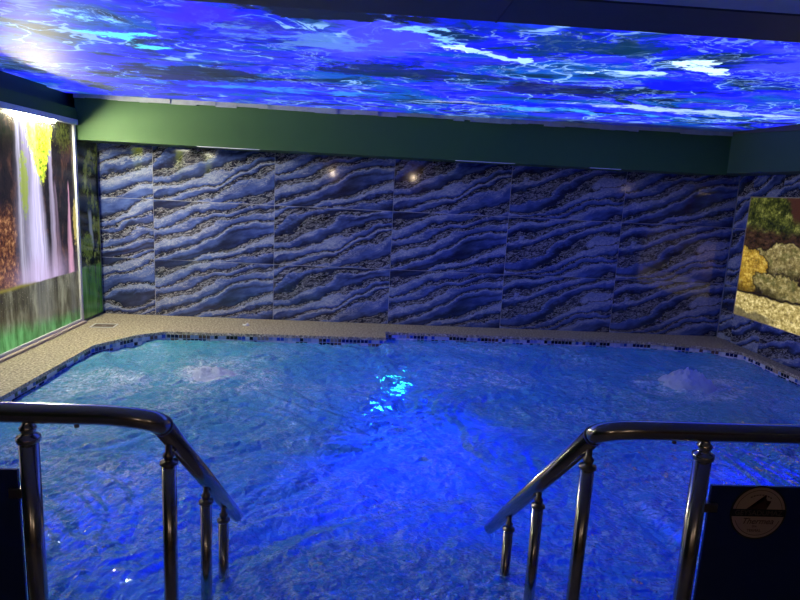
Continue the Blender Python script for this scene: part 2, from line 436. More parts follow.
def m_rocks():
    g = G('boulder_print')
    x, y, z = g.xyz(g.coord())
    s = y*-1.0
    w1 = g.noise(g.vec(s*3, z*3, 0), 1.3, 4, color=True)
    wa, wb_, _ = g.xyz(w1)
    f = g.noise(g.vec(s*7, z*11, 0), 1.8, 8, 0.70)
    f2 = g.noise(g.vec(s*20, z*26, 3), 1.4, 6, 0.72)
    lich = g.noise(g.vec(s*5, z*7, 4), 1.5, 6, 0.65)
    # dark bank behind the stones
    cc = g.ramp(f, [(0.40, (0.006, 0.004, 0.002)), (0.58, (0.05, 0.024, 0.012)), (0.72, (0.14, 0.08, 0.05))])
    def boulder(cx, cz, rx, rz, dark, mid, hi, moss, tilt=0.0):
        nonlocal cc
        dx = s - cx + (wa-0.5)*0.40; dz = z - cz + (wb_-0.5)*0.30 + (s-cx)*tilt
        px, pz = dx*(1/rx), dz*(1/rz)
        d = g.math('SQRT', px*px + pz*pz + 0.0001) + (f-0.5)*0.22
        colr = g.ramp(f*0.5 + f2*0.5, [(0.36, dark), (0.50, mid), (0.62, hi)])
        colr = g.mix(g.ss(lich, 0.50, 0.62)*moss, colr, (0.07, 0.075, 0.015))
        colr = g.mix(g.ss(pz + px*0.25, -0.1, -0.85)*0.85, colr, tuple(c*0.35 for c in dark))
        cc = g.mix(g.ss(d, 1.09, 0.99)*0.9, cc, (0.010, 0.006, 0.003))
        cc = g.mix(g.ss(d, 1.02, 0.92), cc, colr)
    boulder(0.86, 0.92, 0.44, 0.17, (0.040, 0.030, 0.008), (0.22, 0.17, 0.06), (0.58, 0.49, 0.22), .6)
    boulder(1.55, 0.90, 0.40, 0.24, (0.040, 0.030, 0.008), (0.22, 0.17, 0.06), (0.58, 0.49, 0.22), .6)
    boulder(0.30, 0.78, 0.30, 0.24, (0.09, 0.040, 0.003), (0.42, 0.25, 0.025), (0.80, 0.58, 0.12), .35, -.1)
    boulder(0.92, 0.64, 0.45, 0.16, (0.05, 0.040, 0.010), (0.24, 0.19, 0.06), (0.62, 0.52, 0.24), .75, .12)
    boulder(1.70, 0.60, 0.42, 0.18, (0.05, 0.040, 0.010), (0.24, 0.19, 0.06), (0.62, 0.52, 0.24), .6)
    # sunlit slab along the foot
    e = f2*0.5 + f*0.5
    sl = g.ramp(e, [(0.38, (0.10, 0.07, 0.018)), (0.50, (0.48, 0.37, 0.12)), (0.60, (0.98, 0.82, 0.38))])
    top = z - 0.545 + (wa-0.5)*0.10
    cc = g.mix(g.ss(top, 0.035, 0.015), cc, (0.010, 0.006, 0.003))
    cc = g.mix(g.ss(top, 0.012, -0.008), cc, sl)
    low = g.ss(z - (0.385 - (s-0.24)*0.02) + (wb_-0.5)*0.20, 0.015, -0.02)*g.ss(s, 0.95, 0.70)
    cc = g.mix(low*0.85, cc, g.mix(f2, (0.03, 0.022, 0.008), (0.20, 0.17, 0.09)))
    # leaves above
    lf = g.noise(g.vec(s*18, z*20, 2), 1.2, 6, 0.74)
    lb = g.noise(g.vec(s*5, z*6, 6), 1.2, 3)
    leaf = g.ramp(lf*0.6 + lb*0.4, [(0.40, (0.004, 0.006, 0.002)), (0.50, (0.028, 0.034, 0.006)), (0.57, (0.10, 0.11, 0.02)), (0.66, (0.34, 0.34, 0.10))])
    trunk = g.ss((s-0.93-(z-1.4)*-0.5+(f-.5)*.2).abs(), 0.12, 0.06)
    leaf = g.mix(trunk*g.ss(z, 1.22, 1.34), leaf, (0.045, 0.016, 0.010))
    cc = g.mix(g.ss(z + (wa-0.5)*0.25, 1.16, 1.24), cc, leaf)
    return g.done(g.principled(Base_Color=(0.01, 0.01, 0.01), Roughness=0.25, Specular_IOR_Level=0.25, Emission_Color=cc, Emission_Strength=ROCK_GAIN))

def m_coping():
    g = G('speckled_coping_stone')
    v = g.coord()
    n = g.noise(v, 60, 4, 0.75)
    w = g.voro(v, 90, 'F1', 'Color')
    r, _, _ = g.xyz(w)
    cc = g.ramp(n, [(0.36, (0.05, 0.04, 0.028)), (0.47, (0.30, 0.25, 0.16)), (0.56, (0.52, 0.44, 0.29)), (0.68, (0.80, 0.73, 0.56))])
    cc = g.mix(g.ss(r, 0.80, 0.9)*0.5, cc, (0.10, 0.07, 0.05))
    b = g.bump(n, 0.5, 0.003)
    return g.done(g.principled(Base_Color=cc, Roughness=0.55, Normal=b))

def m_pool_tile():
    g = G('submerged_pool_tile')
    v = g.coord()
    x, y, z = g.xyz(v)
    n = g.noise(v, 3.0, 4)
    cc = g.mix(n, (0.07, 0.48, 0.42), (0.14, 0.62, 0.54))
    br = g.n('ShaderNodeTexVoronoi', feature='DISTANCE_TO_EDGE')
    g.put(br.inputs['Vector'], v); br.inputs['Scale'].default_value = 24; br.inputs['Randomness'].default_value = 0.0
    cc = g.mix(g.ss(S(g, br.outputs['Distance']), 0.06, 0.02)*0.4, cc, (0.35, 0.5, 0.6))
    return g.done(g.principled(Base_Color=cc, Roughness=0.35))

def m_water():
    g = G('churned_pool_water')
    v = g.coord()
    x, y, z = g.xyz(v)
    foam = g.attr('foam')
    n1 = g.noise(g.warp(g.vec(x*9, y*9, 0), 1.2, 0.9, 3), 1.0, 3, 0.5)
    n2 = g.noise(g.vec(x*46, y*46, 2), 1.0, 4, 0.6)
    n3 = g.noise(g.warp(g.vec(x*20, y*20, 7), 1.0, 0.9, 2), 1.0, 2, 0.5)
    nrm = g.bump(n1*0.9 + n3*0.55 + n2*0.04, 1.0, 0.07)
    lace = g.ss((g.noise(g.warp(g.vec(x*5, y*5, 4), 1.5, 1.1, 4), 1.3, 7, 0.66)-0.5).abs(), 0.055, 0.0)
    lace_glint = g.ss((g.noise(g.warp(g.vec(x*19, y*19, 6), 1.2, 1.0, 4), 1.2, 6, 0.66)-0.5).abs(), 0.05, 0.005)  # fine foam threads that also paint in glints on the wavelets
    patch = g.ss(g.noise(g.vec(x*1.6, y*1.6, 12), 1.2, 5, 0.65), 0.42, 0.66)
    fm = (g.ss(foam + (n2-0.5)*0.45 + (n1-0.5)*0.6, 0.42, 0.95) + lace*(foam*0.9+patch*0.15) + lace_glint*(patch*0.55+0.03)*(foam*1.6+0.8)).sat()
    fres = g.n('ShaderNodeFresnel'); fres.inputs['IOR'].default_value = 1.42; g.put(fres.inputs['Normal'], nrm)
    gl = g.n('ShaderNodeBsdfGlossy'); gl.inputs['Roughness'].default_value = 0.015; g.put(gl.inputs['Normal'], nrm)
    rf = g.n('ShaderNodeBsdfRefraction'); rf.inputs['IOR'].default_value = 1.33; rf.inputs['Roughness'].default_value = 0.02
    rf.inputs['Color'].default_value = (0.62, 0.88, 0.95, 1); g.put(rf.inputs['Normal'], g.bump(n1*0.6 + n3*0.60, 0.40, 0.035))
    df = g.n('ShaderNodeBsdfDiffuse'); df.inputs['Color'].default_value = (0.22, 0.92, 0.78, 1); g.put(df.inputs['Normal'], nrm)
    tl = g.n('ShaderNodeBsdfTranslucent'); tl.inputs['Color'].default_value = (0.25, 0.5, 0.7, 1)
    milky = g.mixsh(0.25, S(g, df.outputs[0]), S(g, tl.outputs[0]))
    body = g.mixsh(0.40, S(g, rf.outputs[0]), milky)          # air bubbles cloud the water
    fd = g.n('ShaderNodeBsdfDiffuse'); fd.inputs['Color'].default_value = (0.72, 0.80, 0.85, 1); g.put(fd.inputs['Normal'], nrm)
    body = g.mixsh(fm*0.75, body, S(g, fd.outputs[0]))
    return g.done(g.mixsh(S(g, fres.outputs[0]), body, S(g, gl.outputs[0])))

def m_foam():
    g = G('white_foam')
    v = g.coord()
    n = g.noise(v, 40, 6, 0.7)
    nrm = g.bump(n, 0.9, 0.02)
    cc = g.mix(n, (0.62, 0.72, 0.82), (0.92, 0.95, 0.97))
    df = g.principled(Base_Color=cc, Roughness=0.3, Normal=nrm)
    tl = g.n('ShaderNodeBsdfTranslucent'); g.put(tl.inputs['Color'], (0.5, 0.65, 0.8)); g.put(tl.inputs['Normal'], nrm)
    return g.done(g.mixsh(0.4, df, S(g, tl.outputs[0])))

def m_metal(name, c, rough):
    g = G(name)
    x, y, z = g.xyz(g.coord())
    n = g.noise(g.vec(x*3, y*3, z*3), 8, 4)
    return g.done(g.principled(Base_Color=c, Metallic=1.0, Roughness=n*0.08 + (rough-0.04)))

def m_emit(name, c, k):
    g = G(name)
    n = g.noise(g.coord(), 30, 2)
    return g.done(g.principled(Base_Color=(0.8, 0.8, 0.8), Emission_Color=g.mix(n, c, tuple(min(1, a*1.1) for a in c)), Emission_Strength=k))

M = dict(
    marble=m_marble(), ceil=m_ceiling_print(), fall=m_waterfall(), foliage=m_foliage(), rocks=m_rocks(),
    coping=m_coping(), pool=m_pool_tile(), water=m_water(), foam=m_foam(),
    steel=m_metal('bronzed_steel', (0.44, 0.42, 0.42), 0.19), dark_steel=m_metal('dark_steel', (0.22, 0.19, 0.17), 0.3),
    green=m_plain('green_paint', (0.036, 0.105, 0.024), 0.65, grain=0.08, gscale=9),
    dark_shaded_green=m_plain('dark_shaded_green_paint', (0.018, 0.065, 0.045), 0.6, grain=0.1, gscale=9),
    grout=m_plain('grey_grout', (0.42, 0.43, 0.47), 0.8, grain=0.1),
    white=m_plain('white_frame', (0.62, 0.62, 0.60), 0.4, grain=0.05),
    grey_trim=m_plain('chipped_grey_edge', (0.34, 0.36, 0.36), 0.8, grain=0.35, gscale=14),
    wood=m_plain('brown_sill', (0.42, 0.33, 0.27), 0.5, grain=0.2, gscale=12),
    beam=m_plain('charcoal_beam', (0.05, 0.05, 0.055), 0.5, grain=0.2, gscale=6),
    pale=m_plain('pale_ceiling', (0.45, 0.47, 0.50), 0.7, grain=0.35, gscale=5),
    plaster=m_plain('warm_plaster', (0.22, 0.14, 0.09), 0.8, grain=0.1, gscale=6),
    deck=m_plain('deck_tile', (0.20, 0.17, 0.14), 0.4, grain=0.2, gscale=8),
    navy=m_plain('navy_acrylic', (0.010, 0.028, 0.15), 0.14, grain=0.1, gscale=3),
    cream=m_plain('cream_sticker', (0.58, 0.39, 0.28), 0.5, grain=0.06, gscale=60),
    black=m_plain('black_print', (0.008, 0.007, 0.007), 0.5, grain=0.1),
    maroon=m_plain('dark_maroon_print', (0.07, 0.018, 0.014), 0.5, grain=0.1),
    letter=m_plain('pale_letter_print', (0.16, 0.12, 0.09), 0.5, grain=0.05),
    led=m_emit('led_tube', (1.0, 0.90, 0.62), 1350.0), led_dim=m_emit('dim_led_tube', (1.0, 0.95, 0.72), 40.0),
    cyan=m_emit('pool_lamp_lens', (0.02, 0.55, 0.75), 130.0),
    blue_lens=m_emit('blue_lamp_lens', (0.0, 0.03, 1.0), 3.0),
    bulb=m_emit('warm_bulb', (1.0, 0.55, 0.22), 25.0),
    cavity=m_plain('shadow_recess', (0.12, 0.09, 0.06), 0.8, grain=0.2),
)
tile_cols = {'m_white': (0.62, 0.64, 0.66), 'm_pale': (0.30, 0.38, 0.52), 'm_blue': (0.04, 0.10, 0.42), 'm_navy': (0.012, 0.018, 0.06),
             'm_black': (0.008, 0.008, 0.010), 'm_brown': (0.16, 0.085, 0.05), 'm_tan': (0.36, 0.27, 0.18)}
mosaic_mats = [m_plain('white_mosaic_grout', (0.50, 0.51, 0.52), 0.6)] + [m_plain('mosaic_' + k[2:], c, 0.12) for k, c in tile_cols.items()]

# ------------------------------------------------------------------ setting
ZW = -0.075            # water level, coping top is z = 0
XL, XR = -0.53, 6.0
YF = -9.3              # wall behind the viewer
CEIL_Z = 2.10

def struct(o): o['kind'] = 'structure'; return o

# back wall with its marble slabs
wb = struct(MB().box(-1.0, 6.6, 0.006, 0.16, -1.75, 2.35).build('wall_back', M['grout']))
slab_cache = {}
def slab(w, h):
    key = (round(w, 4), round(h, 4))
    if key not in slab_cache:
        b = MB().box(-w/2+.0019, w/2-.0019, -0.004, 0.0, -h/2+.0019, h/2-.0019); b.bevel(0.0012)
        bmesh.ops.recalc_face_normals(b.bm, faces=b.bm.faces[:])
        me = bpy.data.meshes.new('marble_slab'); b.bm.to_mesh(me); b.bm.free(); me.materials.append(M['marble'])
        slab_cache[key] = me
    return slab_cache[key]
rows = [(-0.02, 0.58), (0.58, 1.18), (1.18, 1.78)]
xs = [-0.53, 0.0, 1.2, 2.4, 3.6, 4.8, 6.0]
seeds = [[4, 1, 2, 1, 3, 3], [5, 1, 2, 1, 3, 3], [6, 2, 1, 2, 3, 1]]
for ri, (z0, z1) in enumerate(rows):
    for ci in range(6):
        x0, x1 = xs[ci], xs[ci+1]
        o = link('tile', slab(x1-x0, z1-z0), wb, ((x0+x1)/2, 0.006, (z0+z1)/2))
        o['tile_seed'] = float(seeds[ri][ci])

# right wall with slabs around the lightbox opening (opening y -2.05..-0.235, z 0.30..1.507)
OY0, OY1, OZ0, OZ1 = -2.05, -0.235, 0.300, 1.507
wr = struct(MB().box(6.010, 6.16, YF, 0.16, -1.75, 2.35).build('wall_right', M['grout']))
def right_slab(ya, yb, z0, z1, seed):
    """slab on the right wall between y=ya (far) and y=yb (near)"""
    o = link('tile', slab(ya-yb, z1-z0), wr, (6.010, (ya+yb)/2, (z0+z1)/2), -math.pi/2)
    o['tile_seed'] = float(seed)
for za, zb, sd in ((-.02, .30, 7), (.30, .58, 8), (.58, 1.18, 2), (1.18, 1.507, 9), (1.507, 1.78, 3)):
    right_slab(0.0, OY1, za, zb, sd)
ye = [OY1, -0.685, -1.885, OY0]
for i in range(3):
    right_slab(ye[i], ye[i+1], OZ1, 1.78, 10+i)
    right_slab(ye[i], ye[i+1], -.02, OZ0, 14+i)
yq = [OY0, -3.085, -4.285, -5.485, -6.685, -7.885, YF]
for i in range(6):
    for ri, (z0, z1) in enumerate(rows):
        right_slab(yq[i], yq[i+1], z0, z1, 1+(i+ri) % 3)

# left wall, wall behind the viewer, floor
struct(MB().box(-0.75, -0.605, YF, 0.16, -1.75, 2.35).build('wall_left', M['dark_shaded_green']))
struct(MB().box(-0.75, 6.16, YF-0.15, YF, -0.2, 2.35).build('wall_front', M['plaster']))
struct(MB().box(-0.75, 6.16, YF, -4.62, -0.12, 0.0).build('floor', M['deck']))
struct(MB().box(-0.75, 6.16, YF, 0.16, 2.30, 2.42).build('ceiling', M['pale']))
# near ceiling slab over the deck, and the charcoal beam that ends the printed ceiling
struct(MB().box(-0.60, 6.0, YF, -4.02, 2.06, 2.29).build('ceiling_near', M['pale']))
bm_ = struct(MB().box(-0.60, 6.0, -4.02, -3.69, 2.055, 2.29).bevel(.006).build('trim_1', M['beam']))
for xj in (0.9, 2.62, 4.3):
    MB().box(xj-.004, xj+.004, -4.021, -3.689, 2.053, 2.20).build('joint_strip', M['black'], bm_)
# green bulkhead boxing over the far wall and the right wall, stepped beam on the left
struct(MB().box(-0.53, 5.60, -0.42, -0.002, 1.70, 2.29).build('trim_2', M['green']))
struct(MB().prism([(5.601, -0.002), (5.601, -0.42), (5.72, -1.29), (5.97, -3.688), (5.998, -3.688), (5.998, -0.002)], 1.715, 2.29).build('trim_3', M['dark_shaded_green']))  # dim light on this end put into a darker green
# dark strip standing for the unlit, sagging edge of the ceiling film along that boxing
hm = MB(); prev = None
for (hx, hy, hz) in ((5.598, -0.424, 2.085), (5.712, -1.29, 2.045), (5.962, -3.686, 2.045)):
    cur = [hm.bm.verts.new(p) for p in ((hx-.004, hy, 2.0985), (hx-.004, hy, hz), (hx+.004, hy, hz), (hx+.004, hy, 2.0985))]
    if prev:
        for k in range(4): hm.bm.faces.new((prev[k], prev[(k+1) % 4], cur[(k+1) % 4], cur[k]))
    else: hm.bm.faces.new(cur)
    prev = cur
hm.bm.faces.new(prev[::-1])
struct(hm.build('trim_10', M['beam']))
struct(MB().box(-0.60, -0.51, -4.62, -0.424, 1.872, 1.97).build('trim_4', M['green']))
struct(MB().box(-0.60, -0.565, -3.69, -0.82, 1.972, 2.29).build('trim_5', M['dark_shaded_green']))
# chipped grey edge where the ceiling film meets the boxing
eb = MB()
x = -0.53
rr_ = random.Random(3)
while x < 5.60:
    w = rr_.uniform(.05, .22); x1 = min(5.60, x+w); d = rr_.uniform(.012, .026); h = rr_.uniform(.028, .045)
    eb.box(x, x1, -0.42-d, -0.4202, 2.098-h, 2.099); x = x1
struct(eb.build('trim_6', M['grey_trim']))
# thin pale fillets under the boxing
for k, (xa, xb) in enumerate(((0.55, 1.12), (2.95, 3.52), (4.25, 4.55))):
    struct(MB().box(xa, xb, -0.428, -0.410, 1.692, 1.6995).bevel(.001).build('trim_%d' % (7+k), M['white']))

# ------------------------------------------------------------------ pool basin
edge = [(-0.10, -4.62), (-0.10, -1.25), (0.10, -0.86), (0.32, -0.665), (2.35, -0.60), (2.35, -0.355), (4.9, -0.36),
        (5.2, -0.395), (5.5, -0.465), (5.72, -0.555), (5.88, -0.68), (5.88, -4.62)]
outer = [(-0.60, -4.62), (-0.60, -1.25), (-0.60, -0.005), (0.32, -0.005), (2.35, -0.005), (2.35, -0.005), (4.9, -0.005),
         (5.2, -0.005), (5.5, -0.005), (5.995, -0.005), (5.995, -0.68), (5.995, -4.62)]
ZB = -1.85
basin = struct(empty('pool_basin', (2.9, -2.5, ZB)))
off = Vector((-2.9, 2.5, -ZB))
def inb(o): o.location = off; o.parent = basin; return o
# coping: quads between pool edge (with overhang) and the walls
def ring(poly_in, poly_out, z0, z1):
    b = MB()
    for i in range(len(poly_in)-1):
        q = [poly_in[i], poly_in[i+1], poly_out[i+1], poly_out[i]]
        uq = []
        for p in q:
            if p not in uq: uq.append(p)
        if len(uq) >= 3: b.prism(uq, z0, z1)
    return b
def shrink(poly, d):
    out = []
    n = len(poly)
    for i in range(n):
        p = Vector(poly[i])
        ns = []
        for a, b in ((i-1, i), (i, i+1)):
            if 0 <= a and b < n:
                t = (Vector(poly[b])-Vector(poly[a])).normalized(); ns.append(Vector((t.y, -t.x)))
        if len(ns) == 1: q = p + ns[0]*d
        else:
            m = (ns[0]+ns[1]).normalized(); q = p + m*(d/max(0.35, m.dot(ns[0])))
        out.append((q.x, q.y))
    return out
over = shrink(edge, 0.016)
cp = ring(over, outer, -0.028, 0.0)
inb(cp.build('coping', M['coping']))
inb(ring(edge, outer, -0.20, -0.028).build('coping_bed', mosaic_mats[0]))
b = MB()
for i in range(len(edge)-1):
    (xa, ya), (xb, yb) = edge[i], edge[i+1]
    q = [b.bm.verts.new(p) for p in ((xa, ya, ZB), (xb, yb, ZB), (xb, yb, -0.20), (xa, ya, -0.20))]
    b.bm.faces.new(q)
q = [b.bm.verts.new(p) for p in ((5.88, -4.62, ZB), (-0.1, -4.62, ZB), (-0.1, -4.62, -0.02), (5.88, -4.62, -0.02))]
b.bm.faces.new(q)
inb(b.build('basin_wall', M['pool']))
inb(MB().box(-0.6, 6.0, -4.62, 0.0, ZB-0.1, ZB).build('basin_floor', M['pool']))
# mosaic band: real little tiles, 3-4 px each in the picture, one mesh per stretch
PITCH_T, TS = 0.036, 0.031
wts = [.36, .22, .12, .10, .10, .06, .04]
side = 0
for i in range(len(edge)-1):
    a, c = Vector(edge[i]), Vector(edge[i+1])
    L = (c-a).length; t = (c-a).normalized(); nrm = Vector((t.y, -t.x))
    k = int(L/PITCH_T)
    if k < 1: continue
    mb = MB()
    run = 0; mi = 1
    st = (L-k*PITCH_T)/2
    for r in range(4):
        z1 = -0.032 - r*PITCH_T; z0 = z1-TS
        for j in range(k):
            if run <= 0:
                mi = int(rng.choice(7, p=wts))+1; run = 1 if mi < 4 else int(rng.integers(1, 4))
            run -= 1
            s0 = st+j*PITCH_T; s1 = s0+TS
            p0, p1 = a+t*s0, a+t*s1
            h = 0.003
            vv = []
            for P in (p0, p1):
                for zz in (z0, z1):
                    vv.append(mb.bm.verts.new((P.x, P.y, zz)))
            ins = 0.002
            for P, sgn in ((p0, 1), (p1, -1)):
                for zz in (z0+ins, z1-ins):
                    Q = P + t*ins*sgn + nrm*h
                    vv.append(mb.bm.verts.new((Q.x, Q.y, zz)))
            for f in ((4, 6, 7, 5), (0, 2, 6, 4), (2, 3, 7, 6), (3, 1, 5, 7), (1, 0, 4, 5)):
                mb.bm.faces.new([vv[w_] for w_ in f]).material_index = mi
    o = inb(mb.build('mosaic_band', mosaic_mats)); o['kind'] = 'stuff'
# steps into the water between the two railings
for k in range(5):
    ztop = -0.24 - 0.24*k
    inb(MB().box(1.45, 2.93, -4.62, -4.26+0.32*k, ZB, ztop).bevel(.008).build('step', M['pool']))

# ------------------------------------------------------------------ water
GX = np.linspace(-0.099, 5.879, 520)
GY = np.linspace(-4.619, -0.356, 372)
X, Y = np.meshgrid(GX, GY)
def sines(X, Y, lam0, lam1, n, seed):
    r = np.random.default_rng(seed); H = np.zeros_like(X)
    for _ in range(n):
        lam = lam0*(lam1/lam0)**r.random(); th = r.random()*2*math.pi; ph = r.random()*2*math.pi
        H += lam*np.sin(2*math.pi*(X*math.cos(th)+Y*math.sin(th))/lam + ph)
    return H/math.sqrt(n)
wx = X + 0.35*sines(X, Y, .8, 2.2, 10, 1); wy = Y + 0.35*sines(X, Y, .8, 2.2, 10, 2)
H = 0.016*sines(wx, wy, .35, 1.3, 26, 3) + 0.020*sines(wx, wy, .13, .4, 40, 4)
rough = 1.0 + 0.6*np.tanh(1.5*sines(X, Y, 1.2, 3.0, 8, 5))
H += 0.020*rough*sines(wx*1.02, wy, .05, .15, 60, 6)
H *= 1.05
foam = np.zeros_like(X)
jets = [(0.96, -1.72, .42, .030, .75), (4.82, -1.60, .36, .035, .95), (2.95, -1.45, .32, .010, .42), (1.0, -3.45, .70, .006, .42),
        (3.4, -3.95, .85, .006, .40), (0.42, -2.10, .45, .010, .60), (2.2, -4.1, .8, .004, .25), (4.5, -2.2, .5, .004, .22)]  # foam at the left strengthened to stand in for the waterfall picture's reflection
for jx, jy, sr, hh, fo in jets:
    d2_ = ((X-jx)/sr)**2 + ((Y-jy)/(sr*.8))**2
    e = np.exp(-d2_)
    H += hh*np.exp(-3*d2_)
    H += 0.010*e*sines(X, Y, .05, .12, 30, int(jx*100))*8*hh/0.03*0.3
    foam = np.maximum(foam, fo*e + 0.35*fo*np.exp(-((np.sqrt(d2_)-1.15)/.18)**2))
edge_damp = np.clip(np.minimum(np.minimum(X+0.099, 5.879-X), np.minimum(Y+4.619, -0.356-Y))/0.15, 0.25, 1)
H = np.clip(H, -0.045, 0.06)*edge_damp
ny, nx = X.shape
verts = np.stack([X, Y, ZW+H], -1).reshape(-1, 3)
idx = np.arange(nx*ny).reshape(ny, nx)
faces = np.stack([idx[:-1, :-1], idx[:-1, 1:], idx[1:, 1:], idx[1:, :-1]], -1).reshape(-1, 4)
mounds = [(4.83, -1.58, .24, .20)]
ctr = verts[faces].mean(1)
keep = np.ones(len(faces), bool)                       # the jets break through the surface here
for mx, my, ra_, rb_ in mounds:
    keep &= ((ctr[:, 0]-mx)/ra_)**2 + ((ctr[:, 1]-my)/rb_)**2 > 0.55
faces = faces[keep]
me = bpy.data.meshes.new('pool_water')
me.vertices.add(len(verts)); me.vertices.foreach_set('co', verts.ravel())
me.loops.add(faces.size); me.loops.foreach_set('vertex_index', faces.ravel())
me.polygons.add(len(faces)); me.polygons.foreach_set('loop_start', np.arange(0, faces.size, 4))
me.polygons.foreach_set('use_smooth', np.ones(len(faces), bool))
me.update()
at = me.attributes.new('foam', 'FLOAT', 'POINT'); at.data.foreach_set('value', foam.ravel().astype(np.float32))
me.materials.append(M['water'])
tag(link('pool_water', me), 'rippling blue lit water filling the indoor pool', 'water', kind='stuff')

def foam_mound(x, y, rx, ry, h, seed, label):
    bm = bmesh.new()
    R_, T_ = 26, 64
    rings = []
    for i in range(R_+1):
        r = i/R_
        ring_ = []
        for k in range(T_):
            a = 2*math.pi*k/T_
            rr = r*(1+0.22*mnoise.noise(Vector((math.cos(a)*1.6, math.sin(a)*1.6, seed))))
            px, py = rr*rx*math.cos(a), rr*ry*math.sin(a)
            top = h*(1-r**2.4)**1.2 if r < 1 else 0
            nz = mnoise.fractal(Vector((px*26, py*26, seed*3.1)), 0.7, 2.1, 5)
            z = top*(1+0.30*nz) - 0.02*r
            ring_.append(bm.verts.new((px, py, z)))
            if i == 0: break
        rings.append(ring_)
    for k in range(T_):
        bm.faces.new((rings[0][0], rings[1][k], rings[1][(k+1) % T_])).smooth = True
    for i in range(1, R_):
        for k in range(T_):
            bm.faces.new((rings[i][k], rings[i+1][k], rings[i+1][(k+1) % T_], rings[i][(k+1) % T_])).smooth = True
    me = bpy.data.meshes.new('foam_mound'); bm.to_mesh(me); bm.free(); me.materials.append(M['foam'])
    return tag(link('foam_mound', me, None, (x, y, ZW)), label, 'foam', 'bubbling jets in the pool')
foam_mound(4.83, -1.58, .27, .21, .125, 3, 'tall white foam mound bubbling up near the boulder picture')
foam_mound(0.98, -1.72, .26, .20, .06, 5, 'low foam mound bubbling up near the waterfall picture')

# ------------------------------------------------------------------ underwater lamps
def pool_lamp(loc, rz, label, watts, lens='cyan'):
    r = empty('pool_lamp', loc); r.rotation_euler.z = rz
    tag(r, label, 'pool light', 'underwater lamps')
    MB().lathe([(.08, 0.0), (.085, .012), (.070, .028), (.050, .034), (.047, .020), (.047, 0.0)], axis='Y').build('bezel', M['dark_steel'], r)
    MB().lathe([(.045, .004), (.045, .022), (.034, .030), (.018, .034), (.0, .036)], axis='Y').build('lens', M[lens], r)
    ld = bpy.data.lights.new('pool_lamp_bulb', 'SPOT'); ld.energy = watts; ld.spot_size = math.radians(128); ld.spot_blend = 0.8; ld.color = (0.0, 0.0005, 1.0); ld.shadow_soft_size = 0.04
    lo = bpy.data.objects.new('pool_lamp_bulb', ld); col.objects.link(lo); lo.parent = r; lo.location = (0, -0.06, 0.0); lo.rotation_euler = (math.radians(-72), 0, 0)
    return r
pool_lamp((2.50, -0.357, -1.42), 0, 'round underwater lamp below the far mosaic edge', POOL_W)
pool_lamp((-0.10, -2.10, -1.30), math.pi/2, 'round underwater lamp below the waterfall picture', POOL_W*0.08, 'blue_lens')
pool_lamp((5.88, -1.90, -1.30), -math.pi/2, 'round underwater lamp below the boulder picture', POOL_W*0.16, 'blue_lens')

# ------------------------------------------------------------------ printed, backlit ceiling
cb = empty('ceiling_lightbox', (2.5, -2.05, CEIL_Z))
tag(cb, 'backlit ceiling printed with swirling blue clouds and white streaks', 'ceiling light')
def under(o, r): o.location = -r.location; o.parent = r; return o
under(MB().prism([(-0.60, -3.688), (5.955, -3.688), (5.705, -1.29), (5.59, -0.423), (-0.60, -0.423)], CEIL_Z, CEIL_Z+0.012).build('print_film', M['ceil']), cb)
for ya, yb in ((-3.688, -3.66), (-0.45, -0.423)):
    under(MB().box(-0.60, 5.598, ya, yb, CEIL_Z+0.013, CEIL_Z+0.19).build('frame_rail', M['beam']), cb)

# ------------------------------------------------------------------ waterfall lightbox on the left wall
wf = empty('waterfall_lightbox', (XL, -2.5, 0.0))
tag(wf, 'backlit waterfall picture in a white frame along the pool side', 'light panel')
under(MB().box(XL-0.012, XL, -4.60, -0.49, 0.028, 1.822).build('picture', M['fall']), wf)
under(MB().box(-0.60, -0.490, -4.62, -0.452, 1.824, 1.870).bevel(.003).build('frame_top', M['white']), wf)
under(MB().box(-0.60, -0.512, -0.488, -0.452, 0.0, 1.822).bevel(.003).build('frame_side', M['white']), wf)
under(MB().box(-0.60, -0.485, -4.62, -0.452, 0.001, 0.022).bevel(.003).build('sill', M['wood']), wf)
under(MB().box(-0.535, -0.515, -4.62, -0.490, 0.022, 0.046).bevel(.002).build('frame_bottom', M['white']), wf)
for k in range(3):
    yc = -1.14 - 1.55*k
    under(MB().box(XL+0.004, XL+0.020, yc-.32, yc+.32, 1.806, 1.820).build('led_tube', M['led' if k == 0 else 'led_dim']), wf)  # nearer tubes dimmed to hold back white light on the far wall
# narrow printed panel between the lightbox and the far wall
fp = tag(MB().box(-0.60, XL, -0.446, -0.002, 0.0, 1.70).bevel(.002).build('foliage_panel', M['foliage']),
         'narrow printed panel of dark leaves and a thin waterfall', 'picture panel')
MB().box(XL, XL+0.006, -0.446, -0.002, 0.001, 0.02).build('bottom_trim', M['beam'], fp)

# ------------------------------------------------------------------ boulder lightbox on the right wall
rk = empty('boulder_lightbox', (6.0, -1.14, OZ0))
tag(rk, 'backlit picture of sunlit boulders set into the marble wall', 'light panel')
under(MB().box(5.998, 6.009, OY0+.006, OY1-.006, OZ0+.006, OZ1-.006).build('picture', M['rocks']), rk)
fb = MB()
fb.box(5.994, 6.009, OY0, OY0+.006, OZ0, OZ1); fb.box(5.994, 6.009, OY1-.006, OY1, OZ0, OZ1)
fb.box(5.994, 6.009, OY0+.006, OY1-.006, OZ0, OZ0+.006); fb.box(5.994, 6.009, OY0+.006, OY1-.006, OZ1-.006, OZ1)
under(fb.build('edge_frame', M['wood']), rk)

